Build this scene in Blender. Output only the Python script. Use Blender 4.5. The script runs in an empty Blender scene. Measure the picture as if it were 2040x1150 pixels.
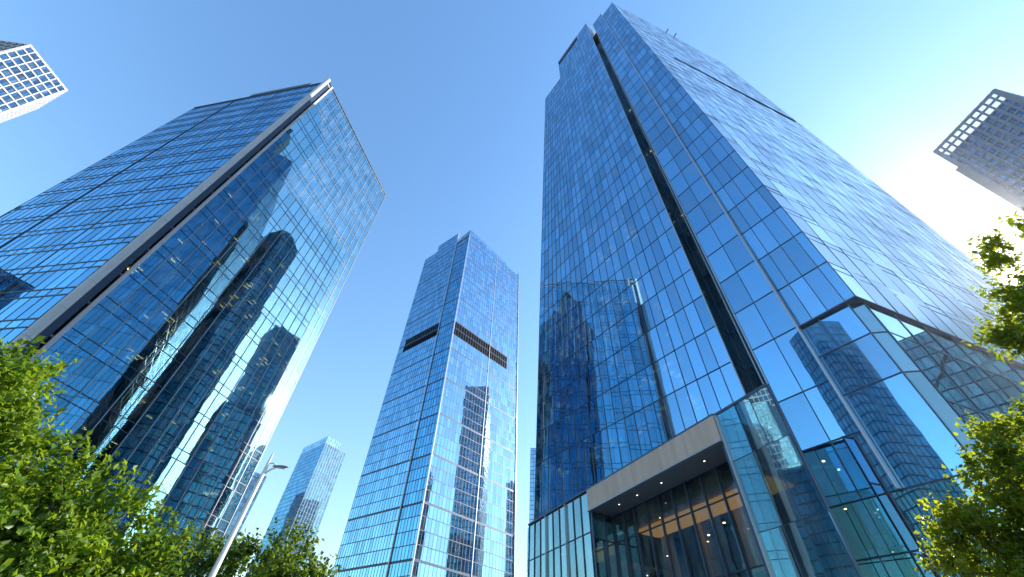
import bpy, math, random
import numpy as np
from mathutils import Matrix, Vector

rnd = random.Random(7)
rng = np.random.default_rng(7)
scene = bpy.context.scene
COL = scene.collection

# ------------------------------------------------------------------ camera
EYE = np.array([0.0, 0.0, 1.6])
cam_d = bpy.data.cameras.new('camera')
cam_d.sensor_width = 36.0
cam_d.lens = 791.5 / 2040 * 36.0
cam_d.clip_start = 0.05
cam_d.clip_end = 20000
cam = bpy.data.objects.new('camera', cam_d)
COL.objects.link(cam)
RIGHT = Vector((0.997212, -0.054611, 0.050853))
DOWN = Vector((0.074621, 0.729795, -0.679581))
FWD = Vector((0.0, 0.681481, 0.731836))
M = Matrix((RIGHT, -DOWN, -FWD)).transposed().to_4x4()
M.translation = Vector(EYE)
cam.matrix_world = M
scene.camera = cam

# ------------------------------------------------------------------ sky, sun, exposure
SUN_AZ, SUN_EL = 68.0, 27.0            # azimuth from +Y towards +X
world = bpy.data.worlds.new('World')
scene.world = world
world.use_nodes = True
wn = world.node_tree
sky = wn.nodes.new('ShaderNodeTexSky')
sky.sky_type = 'NISHITA'
sky.sun_disc = False
sky.sun_elevation = math.radians(SUN_EL)
sky.sun_rotation = math.radians(SUN_AZ)
sky.altitude = 0
sky.air_density = 1.8
sky.dust_density = 0.35
sky.ozone_density = 5.0
bg = wn.nodes['Background']
bg.inputs['Strength'].default_value = 0.13
hs = wn.nodes.new('ShaderNodeHueSaturation')      # the clear, deep blue of the day
hs.inputs['Saturation'].default_value = 1.10
hs.inputs['Hue'].default_value = 0.503
wn.links.new(sky.outputs[0], hs.inputs['Color'])
wn.links.new(hs.outputs[0], bg.inputs['Color'])

sun_d = bpy.data.lights.new('sun', 'SUN')
sun_d.energy = 4.5
sun_d.angle = math.radians(0.5)
sun_d.color = (1.0, 0.94, 0.84)
sun = bpy.data.objects.new('sun', sun_d)
COL.objects.link(sun)
sv = Vector((math.sin(math.radians(SUN_AZ)) * math.cos(math.radians(SUN_EL)),
             math.cos(math.radians(SUN_AZ)) * math.cos(math.radians(SUN_EL)),
             math.sin(math.radians(SUN_EL))))
sun.rotation_euler = sv.to_track_quat('Z', 'Y').to_euler()
sun.location = sv * 600

scene.view_settings.view_transform = 'Standard'
scene.view_settings.look = 'None'
scene.view_settings.gamma = 1.0
scene.view_settings.exposure = 1.36
scene.view_settings.use_curve_mapping = False
scene.render.engine = 'CYCLES'
scene.cycles.use_denoising = True
scene.cycles.max_bounces = 12
scene.cycles.transparent_max_bounces = 16
scene.cycles.diffuse_bounces = 2
scene.cycles.glossy_bounces = 5
scene.cycles.caustics_reflective = False
scene.cycles.caustics_refractive = False

# ------------------------------------------------------------------ materials
def new_mat(name):
    m = bpy.data.materials.new(name)
    m.use_nodes = True
    nt = m.node_tree
    nt.nodes.clear()
    out = nt.nodes.new('ShaderNodeOutputMaterial')
    return m, nt, out

def N(nt, kind, **kw):
    n = nt.nodes.new(kind)
    for k, v in kw.items():
        setattr(n, k, v)
    return n

def glass(name, tint, see, f0=0.3, rough=0.015, wave=0.004, wscale=0.3, dirt=0.17, vary=0.22):
    """coated curtain-wall glass: tinted mirror that lets part of the room behind show"""
    m, nt, out = new_mat(name)
    L = nt.links.new
    lw = N(nt, 'ShaderNodeLayerWeight')
    lw.inputs['Blend'].default_value = 0.5
    geo = N(nt, 'ShaderNodeNewGeometry')
    noise = N(nt, 'ShaderNodeTexNoise')
    noise.inputs['Scale'].default_value = wscale
    noise.inputs['Detail'].default_value = 1.5
    L(geo.outputs['Position'], noise.inputs['Vector'])
    bump = N(nt, 'ShaderNodeBump')
    bump.inputs['Strength'].default_value = 1.0
    bump.inputs['Distance'].default_value = wave
    L(noise.outputs['Fac'], bump.inputs['Height'])
    pw = N(nt, 'ShaderNodeMath', operation='POWER')
    pw.inputs[1].default_value = 4.0
    L(lw.outputs['Facing'], pw.inputs[0])
    fac = N(nt, 'ShaderNodeMapRange')
    fac.inputs['To Min'].default_value = f0
    fac.inputs['To Max'].default_value = 0.97
    L(pw.outputs[0], fac.inputs['Value'])
    # reflection tint goes pale at grazing angles
    col = N(nt, 'ShaderNodeMix', data_type='RGBA')
    col.inputs['A'].default_value = (*tint, 1)
    col.inputs['B'].default_value = (0.93, 0.96, 1.0, 1)
    p2 = N(nt, 'ShaderNodeMath', operation='POWER')
    p2.inputs[1].default_value = 7.0
    L(lw.outputs['Facing'], p2.inputs[0])
    L(p2.outputs[0], col.inputs['Factor'])
    # faint streaks of dust on the panes
    n2 = N(nt, 'ShaderNodeTexNoise')
    n2.inputs['Scale'].default_value = 0.9
    n2.inputs['Detail'].default_value = 5.0
    mp = N(nt, 'ShaderNodeMapping')
    mp.inputs['Scale'].default_value = (1, 1, 0.22)
    L(geo.outputs['Position'], mp.inputs['Vector'])
    L(mp.outputs[0], n2.inputs['Vector'])
    dr = N(nt, 'ShaderNodeMapRange')
    dr.inputs['From Min'].default_value = 0.45
    dr.inputs['From Max'].default_value = 0.8
    dr.inputs['To Max'].default_value = dirt
    L(n2.outputs['Fac'], dr.inputs['Value'])
    # no two panes are coated quite alike
    oi = N(nt, 'ShaderNodeObjectInfo')
    ad = N(nt, 'ShaderNodeMath', operation='ADD')
    L(oi.outputs['Random'], ad.inputs[0])
    L(geo.outputs['Random Per Island'], ad.inputs[1])
    fr = N(nt, 'ShaderNodeMath', operation='FRACT')
    L(ad.outputs[0], fr.inputs[0])
    vr = N(nt, 'ShaderNodeMapRange')
    vr.inputs['To Min'].default_value = 1 - vary
    vr.inputs['To Max'].default_value = 1 + vary * 0.6
    L(fr.outputs[0], vr.inputs['Value'])
    cm = N(nt, 'ShaderNodeMix', data_type='RGBA', blend_type='MULTIPLY')
    cm.inputs['Factor'].default_value = 1
    L(col.outputs['Result'], cm.inputs['A'])
    L(vr.outputs[0], cm.inputs['B'])
    gl = N(nt, 'ShaderNodeBsdfGlossy')
    gl.inputs['Roughness'].default_value = rough
    L(cm.outputs['Result'], gl.inputs['Color'])
    L(bump.outputs[0], gl.inputs['Normal'])
    tr = N(nt, 'ShaderNodeBsdfTransparent')
    tr.inputs['Color'].default_value = (*see, 1)
    mx = N(nt, 'ShaderNodeMixShader')
    L(fac.outputs[0], mx.inputs[0])
    L(tr.outputs[0], mx.inputs[1])
    L(gl.outputs[0], mx.inputs[2])
    df = N(nt, 'ShaderNodeBsdfDiffuse')
    df.inputs['Color'].default_value = (0.45, 0.5, 0.55, 1)
    mx2 = N(nt, 'ShaderNodeMixShader')
    L(dr.outputs[0], mx2.inputs[0])
    L(mx.outputs[0], mx2.inputs[1])
    L(df.outputs[0], mx2.inputs[2])
    L(mx2.outputs[0], out.inputs['Surface'])
    return m

def solid(name, color, rough=0.5, metal=0.0, noise=0.0, nscale=2.0, spec=0.5, stretch=None, bump=0.0):
    m, nt, out = new_mat(name)
    L = nt.links.new
    b = N(nt, 'ShaderNodeBsdfPrincipled')
    b.inputs['Roughness'].default_value = rough
    b.inputs['Metallic'].default_value = metal
    b.inputs['Specular IOR Level'].default_value = spec
    b.inputs['Base Color'].default_value = (*color, 1)
    if noise:
        geo = N(nt, 'ShaderNodeNewGeometry')
        t = N(nt, 'ShaderNodeTexNoise')
        t.inputs['Scale'].default_value = nscale
        t.inputs['Detail'].default_value = 6
        mp = N(nt, 'ShaderNodeMapping')
        mp.inputs['Scale'].default_value = stretch or (1, 1, 1)
        L(geo.outputs['Position'], mp.inputs['Vector'])
        L(mp.outputs[0], t.inputs['Vector'])
        mr = N(nt, 'ShaderNodeMapRange')
        mr.inputs['From Min'].default_value = 0.25
        mr.inputs['From Max'].default_value = 0.75
        mr.inputs['To Min'].default_value = 1 - noise
        mr.inputs['To Max'].default_value = 1 + noise
        L(t.outputs['Fac'], mr.inputs['Value'])
        mu = N(nt, 'ShaderNodeMix', data_type='RGBA', blend_type='MULTIPLY')
        mu.inputs['Factor'].default_value = 1
        mu.inputs['A'].default_value = (*color, 1)
        L(mr.outputs[0], mu.inputs['B'])
        L(mu.outputs['Result'], b.inputs['Base Color'])
        if bump:
            bp = N(nt, 'ShaderNodeBump')
            bp.inputs['Distance'].default_value = bump
            L(t.outputs['Fac'], bp.inputs['Height'])
            L(bp.outputs[0], b.inputs['Normal'])
    L(b.outputs[0], out.inputs['Surface'])
    return m

def glow(name, color, strength):
    m, nt, out = new_mat(name)
    e = N(nt, 'ShaderNodeEmission')
    e.inputs['Color'].default_value = (*color, 1)
    e.inputs['Strength'].default_value = strength
    nt.links.new(e.outputs[0], out.inputs['Surface'])
    m.cycles.emission_sampling = 'NONE'
    return m

def leafmat(name, col, trans, mixf=0.45):
    m, nt, out = new_mat(name)
    L = nt.links.new
    geo = N(nt, 'ShaderNodeNewGeometry')
    t = N(nt, 'ShaderNodeTexNoise')
    t.inputs['Scale'].default_value = 2.2
    t.inputs['Detail'].default_value = 4
    L(geo.outputs['Position'], t.inputs['Vector'])
    ramp = N(nt, 'ShaderNodeMapRange')
    ramp.inputs['From Min'].default_value = 0.3
    ramp.inputs['From Max'].default_value = 0.7
    L(t.outputs['Fac'], ramp.inputs['Value'])
    rp = N(nt, 'ShaderNodeMath', operation='ADD')
    rr = N(nt, 'ShaderNodeMapRange')
    rr.inputs['To Min'].default_value = -0.3
    rr.inputs['To Max'].default_value = 0.3
    L(geo.outputs['Random Per Island'], rr.inputs['Value'])
    L(ramp.outputs[0], rp.inputs[0])
    L(rr.outputs[0], rp.inputs[1])
    def two(c):
        x = N(nt, 'ShaderNodeMix', data_type='RGBA')
        x.inputs['A'].default_value = (c[0] * 0.62, c[1] * 0.72, c[2] * 0.8, 1)
        x.inputs['B'].default_value = (c[0] * 1.5, c[1] * 1.3, c[2] * 1.0, 1)
        x.clamp_factor = True
        L(rp.outputs[0], x.inputs['Factor'])
        return x
    p = N(nt, 'ShaderNodeBsdfPrincipled')
    p.inputs['Roughness'].default_value = 0.42
    p.inputs['Specular IOR Level'].default_value = 0.35
    L(two(col).outputs['Result'], p.inputs['Base Color'])
    tl = N(nt, 'ShaderNodeBsdfTranslucent')
    L(two(trans).outputs['Result'], tl.inputs['Color'])
    mx = N(nt, 'ShaderNodeMixShader')
    mx.inputs[0].default_value = mixf
    L(p.outputs[0], mx.inputs[1])
    L(tl.outputs[0], mx.inputs[2])
    L(mx.outputs[0], out.inputs['Surface'])
    return m

MAT = {
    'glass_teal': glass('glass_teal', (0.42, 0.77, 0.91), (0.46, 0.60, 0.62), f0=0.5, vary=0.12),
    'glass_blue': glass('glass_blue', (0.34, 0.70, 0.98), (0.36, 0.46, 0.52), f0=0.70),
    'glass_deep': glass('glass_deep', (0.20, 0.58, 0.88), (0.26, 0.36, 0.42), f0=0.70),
    'glass_dark': glass('glass_dark', (0.32, 0.60, 0.70), (0.46, 0.60, 0.62), f0=0.46),
    'glass_sky': glass('glass_sky', (0.44, 0.73, 0.97), (0.24, 0.36, 0.46), f0=0.74),
    'glass_lobby': glass('glass_lobby', (0.50, 0.78, 0.86), (0.52, 0.68, 0.66), f0=0.46),
    'glass_foot': glass('glass_foot', (0.50, 0.78, 0.86), (0.40, 0.52, 0.52), f0=0.60),
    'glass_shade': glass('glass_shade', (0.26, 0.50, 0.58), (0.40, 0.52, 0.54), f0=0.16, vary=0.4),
    'glass_clear': glass('glass_clear', (0.5, 0.7, 0.76), (0.62, 0.70, 0.68), f0=0.12),
    'glass_side': glass('glass_side', (0.80, 0.92, 1.0), (0.2, 0.34, 0.44), f0=0.8, rough=0.34),
    'frame_dark': solid('frame_dark', (0.012, 0.032, 0.075), 0.45, 0.1),
    'frame_mid': solid('frame_mid', (0.05, 0.09, 0.16), 0.5, 0.1),
    'frame_light': solid('frame_light', (0.42, 0.46, 0.52), 0.38, 0.5),
    'edge_panel': solid('edge_panel', (0.36, 0.37, 0.42), 0.5, 0.1),
    'fin': solid('fin', (0.26, 0.30, 0.35), 0.45, 0.3),
    'aluminium': solid('aluminium', (0.40, 0.42, 0.46), 0.5, 0.1, 0.08, 0.6, stretch=(1, 1, 0.15)),
    'stone': solid('stone', (0.56, 0.43, 0.36), 0.6, 0, 0.16, 1.6, stretch=(1, 1, 0.12)),
    'soffit': solid('soffit', (0.32, 0.32, 0.33), 0.45, 0, 0.06, 0.7),
    'slab': solid('slab', (0.30, 0.32, 0.34), 0.8),
    'core': solid('core', (0.12, 0.15, 0.18), 0.8, 0, 0.2, 0.15),
    'blind': solid('blind', (0.66, 0.72, 0.76), 0.8),
    'louver': solid('louver', (0.004, 0.007, 0.013), 0.8, spec=0.03),
    'roof': solid('roof', (0.25, 0.26, 0.27), 0.9, 0, 0.1, 0.4),
    'coping': solid('coping', (0.05, 0.065, 0.08), 0.5, 0.2),
    'white_panel': solid('white_panel', (0.36, 0.37, 0.39), 0.5, 0, 0.06, 0.3),
    'granite': solid('granite', (0.17, 0.18, 0.235), 0.55, 0, 0.08, 0.4),
    'window_glass': glass('window_glass', (0.36, 0.62, 0.85), (0.2, 0.3, 0.36), f0=0.34, vary=0.45),
    'lamp_warm': glow('lamp_warm', (1.0, 0.58, 0.16), 3.2),
    'lamp_white': glow('lamp_white', (1.0, 0.92, 0.78), 3.0),
    'lobby_glow': glow('lobby_glow', (1.0, 0.48, 0.15), 0.28),
    'paving': solid('paving', (0.32, 0.31, 0.29), 0.75, 0, 0.15, 0.8),
    'ground': solid('ground', (0.20, 0.20, 0.19), 0.9, 0, 0.2, 0.05),
    'bark': solid('bark', (0.10, 0.075, 0.055), 0.9, 0, 0.3, 8.0, stretch=(1, 1, 0.2), bump=0.02),
    'pole': solid('pole', (0.52, 0.53, 0.55), 0.45, 0.35, 0.06, 3.0),
    'lamp_head': solid('lamp_head', (0.16, 0.17, 0.19), 0.5, 0.3),
    'leaf_bright': leafmat('leaf_bright', (0.080, 0.155, 0.014), (0.27, 0.40, 0.018), 0.46),
    'leaf_dark': leafmat('leaf_dark', (0.070, 0.130, 0.018), (0.20, 0.30, 0.02), 0.42),
    'leaf_back': leafmat('leaf_back', (0.075, 0.125, 0.014), (0.34, 0.42, 0.02), 0.55),
}

# ------------------------------------------------------------------ object helpers
def empty(name, loc, label, cat, group=None):
    o = bpy.data.objects.new(name, None)
    COL.objects.link(o)
    o.empty_display_size = 0.5
    o.location = Vector(loc)
    o['label'] = label
    o['category'] = cat
    if group:
        o['group'] = group
    return o

CUBE_V = np.array([(-.5, -.5, -.5), (.5, -.5, -.5), (.5, .5, -.5), (-.5, .5, -.5),
                   (-.5, -.5, .5), (.5, -.5, .5), (.5, .5, .5), (-.5, .5, .5)])
CUBE_F = [(0, 3, 2, 1), (4, 5, 6, 7), (0, 1, 5, 4), (1, 2, 6, 5), (2, 3, 7, 6), (3, 0, 4, 7)]
_unit = {}

def unit_cube(mat):
    if mat not in _unit:
        me = bpy.data.meshes.new('unit_' + mat)
        me.from_pydata([tuple(v) for v in CUBE_V], [], CUBE_F)
        me.materials.append(MAT[mat])
        _unit[mat] = me
    return _unit[mat]

def nrm(v):
    v = np.asarray(v, float)
    return v / np.linalg.norm(v)

def box_frame(center, x, y, z, sx, sy, sz):
    """4x4 numpy matrix of a box: orthonormal axes times sizes"""
    m = np.eye(4)
    m[:3, 0] = x * sx
    m[:3, 1] = y * sy
    m[:3, 2] = z * sz
    m[:3, 3] = center
    return m

def frame_z(center, zdir, xhint, sx, sy, sz):
    z = nrm(zdir)
    x = np.asarray(xhint, float)
    x = nrm(x - z * x.dot(z))
    return box_frame(center, x, np.cross(z, x), z, sx, sy, sz)

def place(name, mat, m, parent):
    """one box as one object sharing its mesh data with its kind"""
    o = bpy.data.objects.new(name, unit_cube(mat))
    COL.objects.link(o)
    mm = m.copy()
    if parent is not None:
        o.parent = parent
        mm[:3, 3] -= np.array(parent.location)
    sc = [np.linalg.norm(mm[:3, i]) for i in range(3)]
    rot = Matrix([[mm[r, c] / sc[c] for c in range(3)] for r in range(3)])
    o.matrix_basis = Matrix.LocRotScale(Vector(mm[:3, 3]), rot.to_quaternion(), Vector(sc))
    return o

def mesh_obj(name, verts, faces, mat, parent=None, smooth=False):
    me = bpy.data.meshes.new(name)
    v = np.asarray(verts, float)
    if parent is not None:
        v = v - np.array(parent.location)
    me.from_pydata([tuple(p) for p in v], [], faces)
    me.materials.append(MAT[mat])
    if smooth:
        me.polygons.foreach_set('use_smooth', [True] * len(me.polygons))
    o = bpy.data.objects.new(name, me)
    COL.objects.link(o)
    if parent is not None:
        o.parent = parent
    return o

def joined(name, mat, mats, parent, kind=None):
    """many small boxes as one part"""
    if not mats:
        return None
    A = np.array(mats)
    hv = np.c_[CUBE_V, np.ones(8)]
    V = np.einsum('nij,kj->nki', A, hv)[:, :, :3]
    n = len(A)
    V = V.reshape(-1, 3)
    if parent is not None:
        V = V - np.array(parent.location)
    F = (np.array(CUBE_F)[None] + 8 * np.arange(n)[:, None, None]).reshape(-1)
    me = bpy.data.meshes.new(name)
    me.vertices.add(len(V))
    me.vertices.foreach_set('co', V.ravel())
    me.loops.add(len(F))
    me.loops.foreach_set('vertex_index', F.astype(np.int32))
    me.polygons.add(n * 6)
    me.polygons.foreach_set('loop_start', np.arange(0, n * 24, 4, dtype=np.int32))
    me.polygons.foreach_set('use_smooth', np.zeros(n * 6, dtype=bool))
    me.update(calc_edges=True)
    me.materials.append(MAT[mat])
    o = bpy.data.objects.new(name, me)
    COL.objects.link(o)
    if parent is not None:
        o.parent = parent
    if kind:
        o['kind'] = kind
    return o

def project(P):
    q = np.asarray(P, float) - EYE
    z = q.dot(np.array(FWD))
    if z <= 0.1:
        return None
    return np.array([q.dot(np.array(RIGHT)) / z * 791.5 + 1020, q.dot(np.array(DOWN)) / z * 791.5 + 575])

def prism(name, mat, poly, z0, z1, parent):
    """closed prism over a plan polygon"""
    n = len(poly)
    v = [(p[0], p[1], z0) for p in poly] + [(p[0], p[1], z1) for p in poly]
    f = [tuple(range(n - 1, -1, -1)), tuple(range(n, 2 * n))]
    f += [(i, (i + 1) % n, n + (i + 1) % n, n + i) for i in range(n)]
    return mesh_obj(name, v, f, mat, parent)

class Tower:
    """collects the pieces of one building, then turns the largest ones into single parts"""
    def __init__(self, name, loc, label, cat='skyscraper', group=None):
        self.root = empty(name, loc, label, cat, group)
        self.pieces = {}          # (part name, material) -> list of (score, matrix)
    def add(self, part, mat, m, score=0.0):
        self.pieces.setdefault((part, mat), []).append((score, m))
    def finish(self, cap=300, mincut=None):
        count = {}
        for (part, mat), lst in self.pieces.items():
            count.setdefault(part, []).extend((s, mat, m) for s, m in lst)
        for part, lst in count.items():
            lst.sort(key=lambda t: -t[0])
            lim = (mincut or {}).get(part, 0.0)
            k = 0
            rest = {}
            for s, mat, m in lst:
                if k < cap - 8 and s > lim:
                    place(part, mat, m, self.root)
                    k += 1
                else:
                    rest.setdefault(mat, []).append(m)
            for mat, ms in rest.items():
                joined(part, mat, ms, self.root, 'stuff')
        self.pieces = {}

def patch(bl, br, tl, tr):
    bl, br, tl, tr = [np.asarray(p, float) for p in (bl, br, tl, tr)]
    def S(u, v):
        return (bl * (1 - u) + br * u) * (1 - v) + (tl * (1 - u) + tr * u) * v
    return S

def subpatch(S, u0, u1, v0=0.0, v1=1.0, off=0.0):
    """a part of a face, pushed out (off > 0) along its normal"""
    a, b, c, d = S(u0, v0), S(u1, v0), S(u0, v1), S(u1, v1)
    n = nrm(np.cross(b - a, np.array([0, 0, 1.0])))
    return patch(a + n * off, b + n * off, c + n * off, d + n * off)

def curtain(T, S, us, zs, mat='glass_blue', frame='frame_dark', mull='frame_dark', visible=True,
            tilt=0.25, mw=0.07, md=0.10, tw=0.07, td=0.08, spandrel=None, blinds=0.0, fins=None,
            skip=None, double=0.0, bold=None, sp_mat=None, pane='glass_pane', thick=0.03, inset=0.0):
    """glass skin over patch S: panes between the column lines us (0..1) and levels zs (m)"""
    zb, zt = S(0.5, 0)[2], S(0.5, 1)[2]
    V = [(z - zb) / (zt - zb) for z in zs]
    tl = math.radians(tilt)
    for i in range(len(us) - 1):
        for j in range(len(V) - 1):
            c = [S(us[i], V[j]), S(us[i + 1], V[j]), S(us[i + 1], V[j + 1]), S(us[i], V[j + 1])]
            ctr = sum(c) / 4
            if skip and skip(ctr, i, j):
                continue
            x = (c[1] + c[2] - c[0] - c[3]) / 2
            y = (c[3] + c[2] - c[0] - c[1]) / 2
            w, h = np.linalg.norm(x), np.linalg.norm(y)
            x = x / w
            n = nrm(np.cross(x, y))
            y = np.cross(n, x)
            a, b = rnd.gauss(0, tl), rnd.gauss(0, tl)
            n2 = nrm(n + a * x + b * y)
            x2 = nrm(x - n2 * x.dot(n2))
            y2 = np.cross(n2, x2)
            sc = 0.0
            if visible and (ctr - EYE).dot(n) < 0:
                q = [project(p) for p in c]
                if all(p is not None for p in q):
                    qc = sum(q) / 4
                    if -30 < qc[0] < 2070 and -30 < qc[1] < 1180:
                        sc = 0.5 * abs(np.cross(q[2] - q[0], q[3] - q[1]))
            issp = spandrel and spandrel(j)
            gm = sp_mat if (issp and sp_mat) else mat
            T.add(pane, gm, box_frame(ctr - n * inset, x2, y2, n2, w - 0.03, h - 0.03, thick), sc)
            if blinds and rnd.random() < blinds and not issp:
                f = rnd.choice([0.35, 0.5, 0.7, 1.0])
                T.add('window_blind', 'blind', box_frame(ctr - n * (0.22 + inset) + y * h * (1 - f) / 2, x, y, n, w * 0.96, h * f * 0.96, 0.02), 0)
    # vertical bars
    for k, u in enumerate(us):
        p, q = S(u, V[0]), S(u, V[-1])
        du = S(min(u + .01, 1), .5) - S(max(u - .01, 0), .5)
        n = nrm(np.cross(du, np.array([0, 0, 1.])))
        d, w, fm = md, mw, mull
        if fins and k in fins:
            d, w, fm = fins[k]
        L = np.linalg.norm(q - p)
        T.add('mullion', fm, frame_z((p + q) / 2 + n * (d * 0.5 - 0.02), q - p, du, w, d, L), 10 if visible else 0)
    # horizontal bars
    for k, v in enumerate(V):
        p, q = S(us[0], v), S(us[-1], v)
        x = q - p
        n = nrm(np.cross(x, np.array([0, 0, 1.])))
        w = tw * (bold(k) if bold else 1.0)
        T.add('transom', frame, box_frame((p + q) / 2 + n * (td * 0.5 - 0.035), nrm(x), n, np.cross(nrm(x), n), np.linalg.norm(x), td, w), 10 if visible else 0)
        if double and 0 < k < len(V) - 1:
            T.add('transom', frame, box_frame((p + q) / 2 + n * (td * 0.5 - 0.035) - np.array([0, 0, double]), nrm(x), n, np.cross(nrm(x), n), np.linalg.norm(x), td, w * 0.8), 10 if visible else 0)

def lin(a, b, n):
    return [a + (b - a) * i / n for i in range(n + 1)]

def floors(T, polyfun, zs, core=0.45, slab=0.35, inset=0.5):
    """floor slabs and a core behind the glass; polyfun(z) gives the outline"""
    for z in zs:
        P = np.array(polyfun(z))
        c = P.mean(0)
        Q = []
        for p in P:
            d = p - c
            Q.append(c + d * (1 - inset / np.linalg.norm(d)))
        prism('floor_slab', 'slab', Q, z - slab - 0.1, z - 0.1, T.root)
    z0, z1 = zs[0] - 1.0, zs[-1] - 0.5
    a, b = np.array(polyfun(z0)), np.array(polyfun(z1))
    a = a.mean(0) + (a - a.mean(0)) * core
    b = b.mean(0) + (b - b.mean(0)) * core
    n = len(a)
    v = [(*p, max(z0, 0.02)) for p in a] + [(*p, z1) for p in b]
    f = [tuple(range(n - 1, -1, -1)), tuple(range(n, 2 * n))] + [(i, (i + 1) % n, n + (i + 1) % n, n + i) for i in range(n)]
    mesh_obj('core_wall', v, f, 'core', T.root)

def ceiling_lamps(T, S, zs, n, depth=(0.8, 5.0), mat='lamp_warm', size=(0.9, 0.14)):
    zb, zt = S(0.5, 0)[2], S(0.5, 1)[2]
    for _ in range(n):
        z = rnd.choice(zs) - 0.62
        u = rnd.uniform(0.03, 0.97)
        p = S(u, (z - zb) / (zt - zb))
        x = nrm((S(1, .3) - S(0, .3)) * np.array([1, 1, 0]))
        nrmv = np.cross(x, np.array([0, 0, 1.]))
        k = rnd.choice([1, 1, 2, 3])
        d = rnd.uniform(*depth)
        for i in range(k):
            T.add('ceiling_lamp', mat, box_frame(p - nrmv * (d + i * 1.2), x, nrmv, np.array([0, 0, 1.]), size[0], size[1], 0.05), 0)

def scaler(s):
    return lambda x, y, z: EYE + (np.array([x, y, z], float) - EYE) * s



# ------------------------------------------------------------------ ground
def sheet(name, pts, z, mat):
    o = mesh_obj(name, [(x, y, z) for x, y in pts], [tuple(range(len(pts)))], mat)
    o['kind'] = 'structure'
    return o
sheet('ground', [(-2500, -2500), (2500, -2500), (2500, 2500), (-2500, 2500)], -0.008, 'ground')
sheet('plaza', [(-60, -60), (120, -60), (120, 120), (-60, 120)], -0.004, 'paving')

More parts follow.
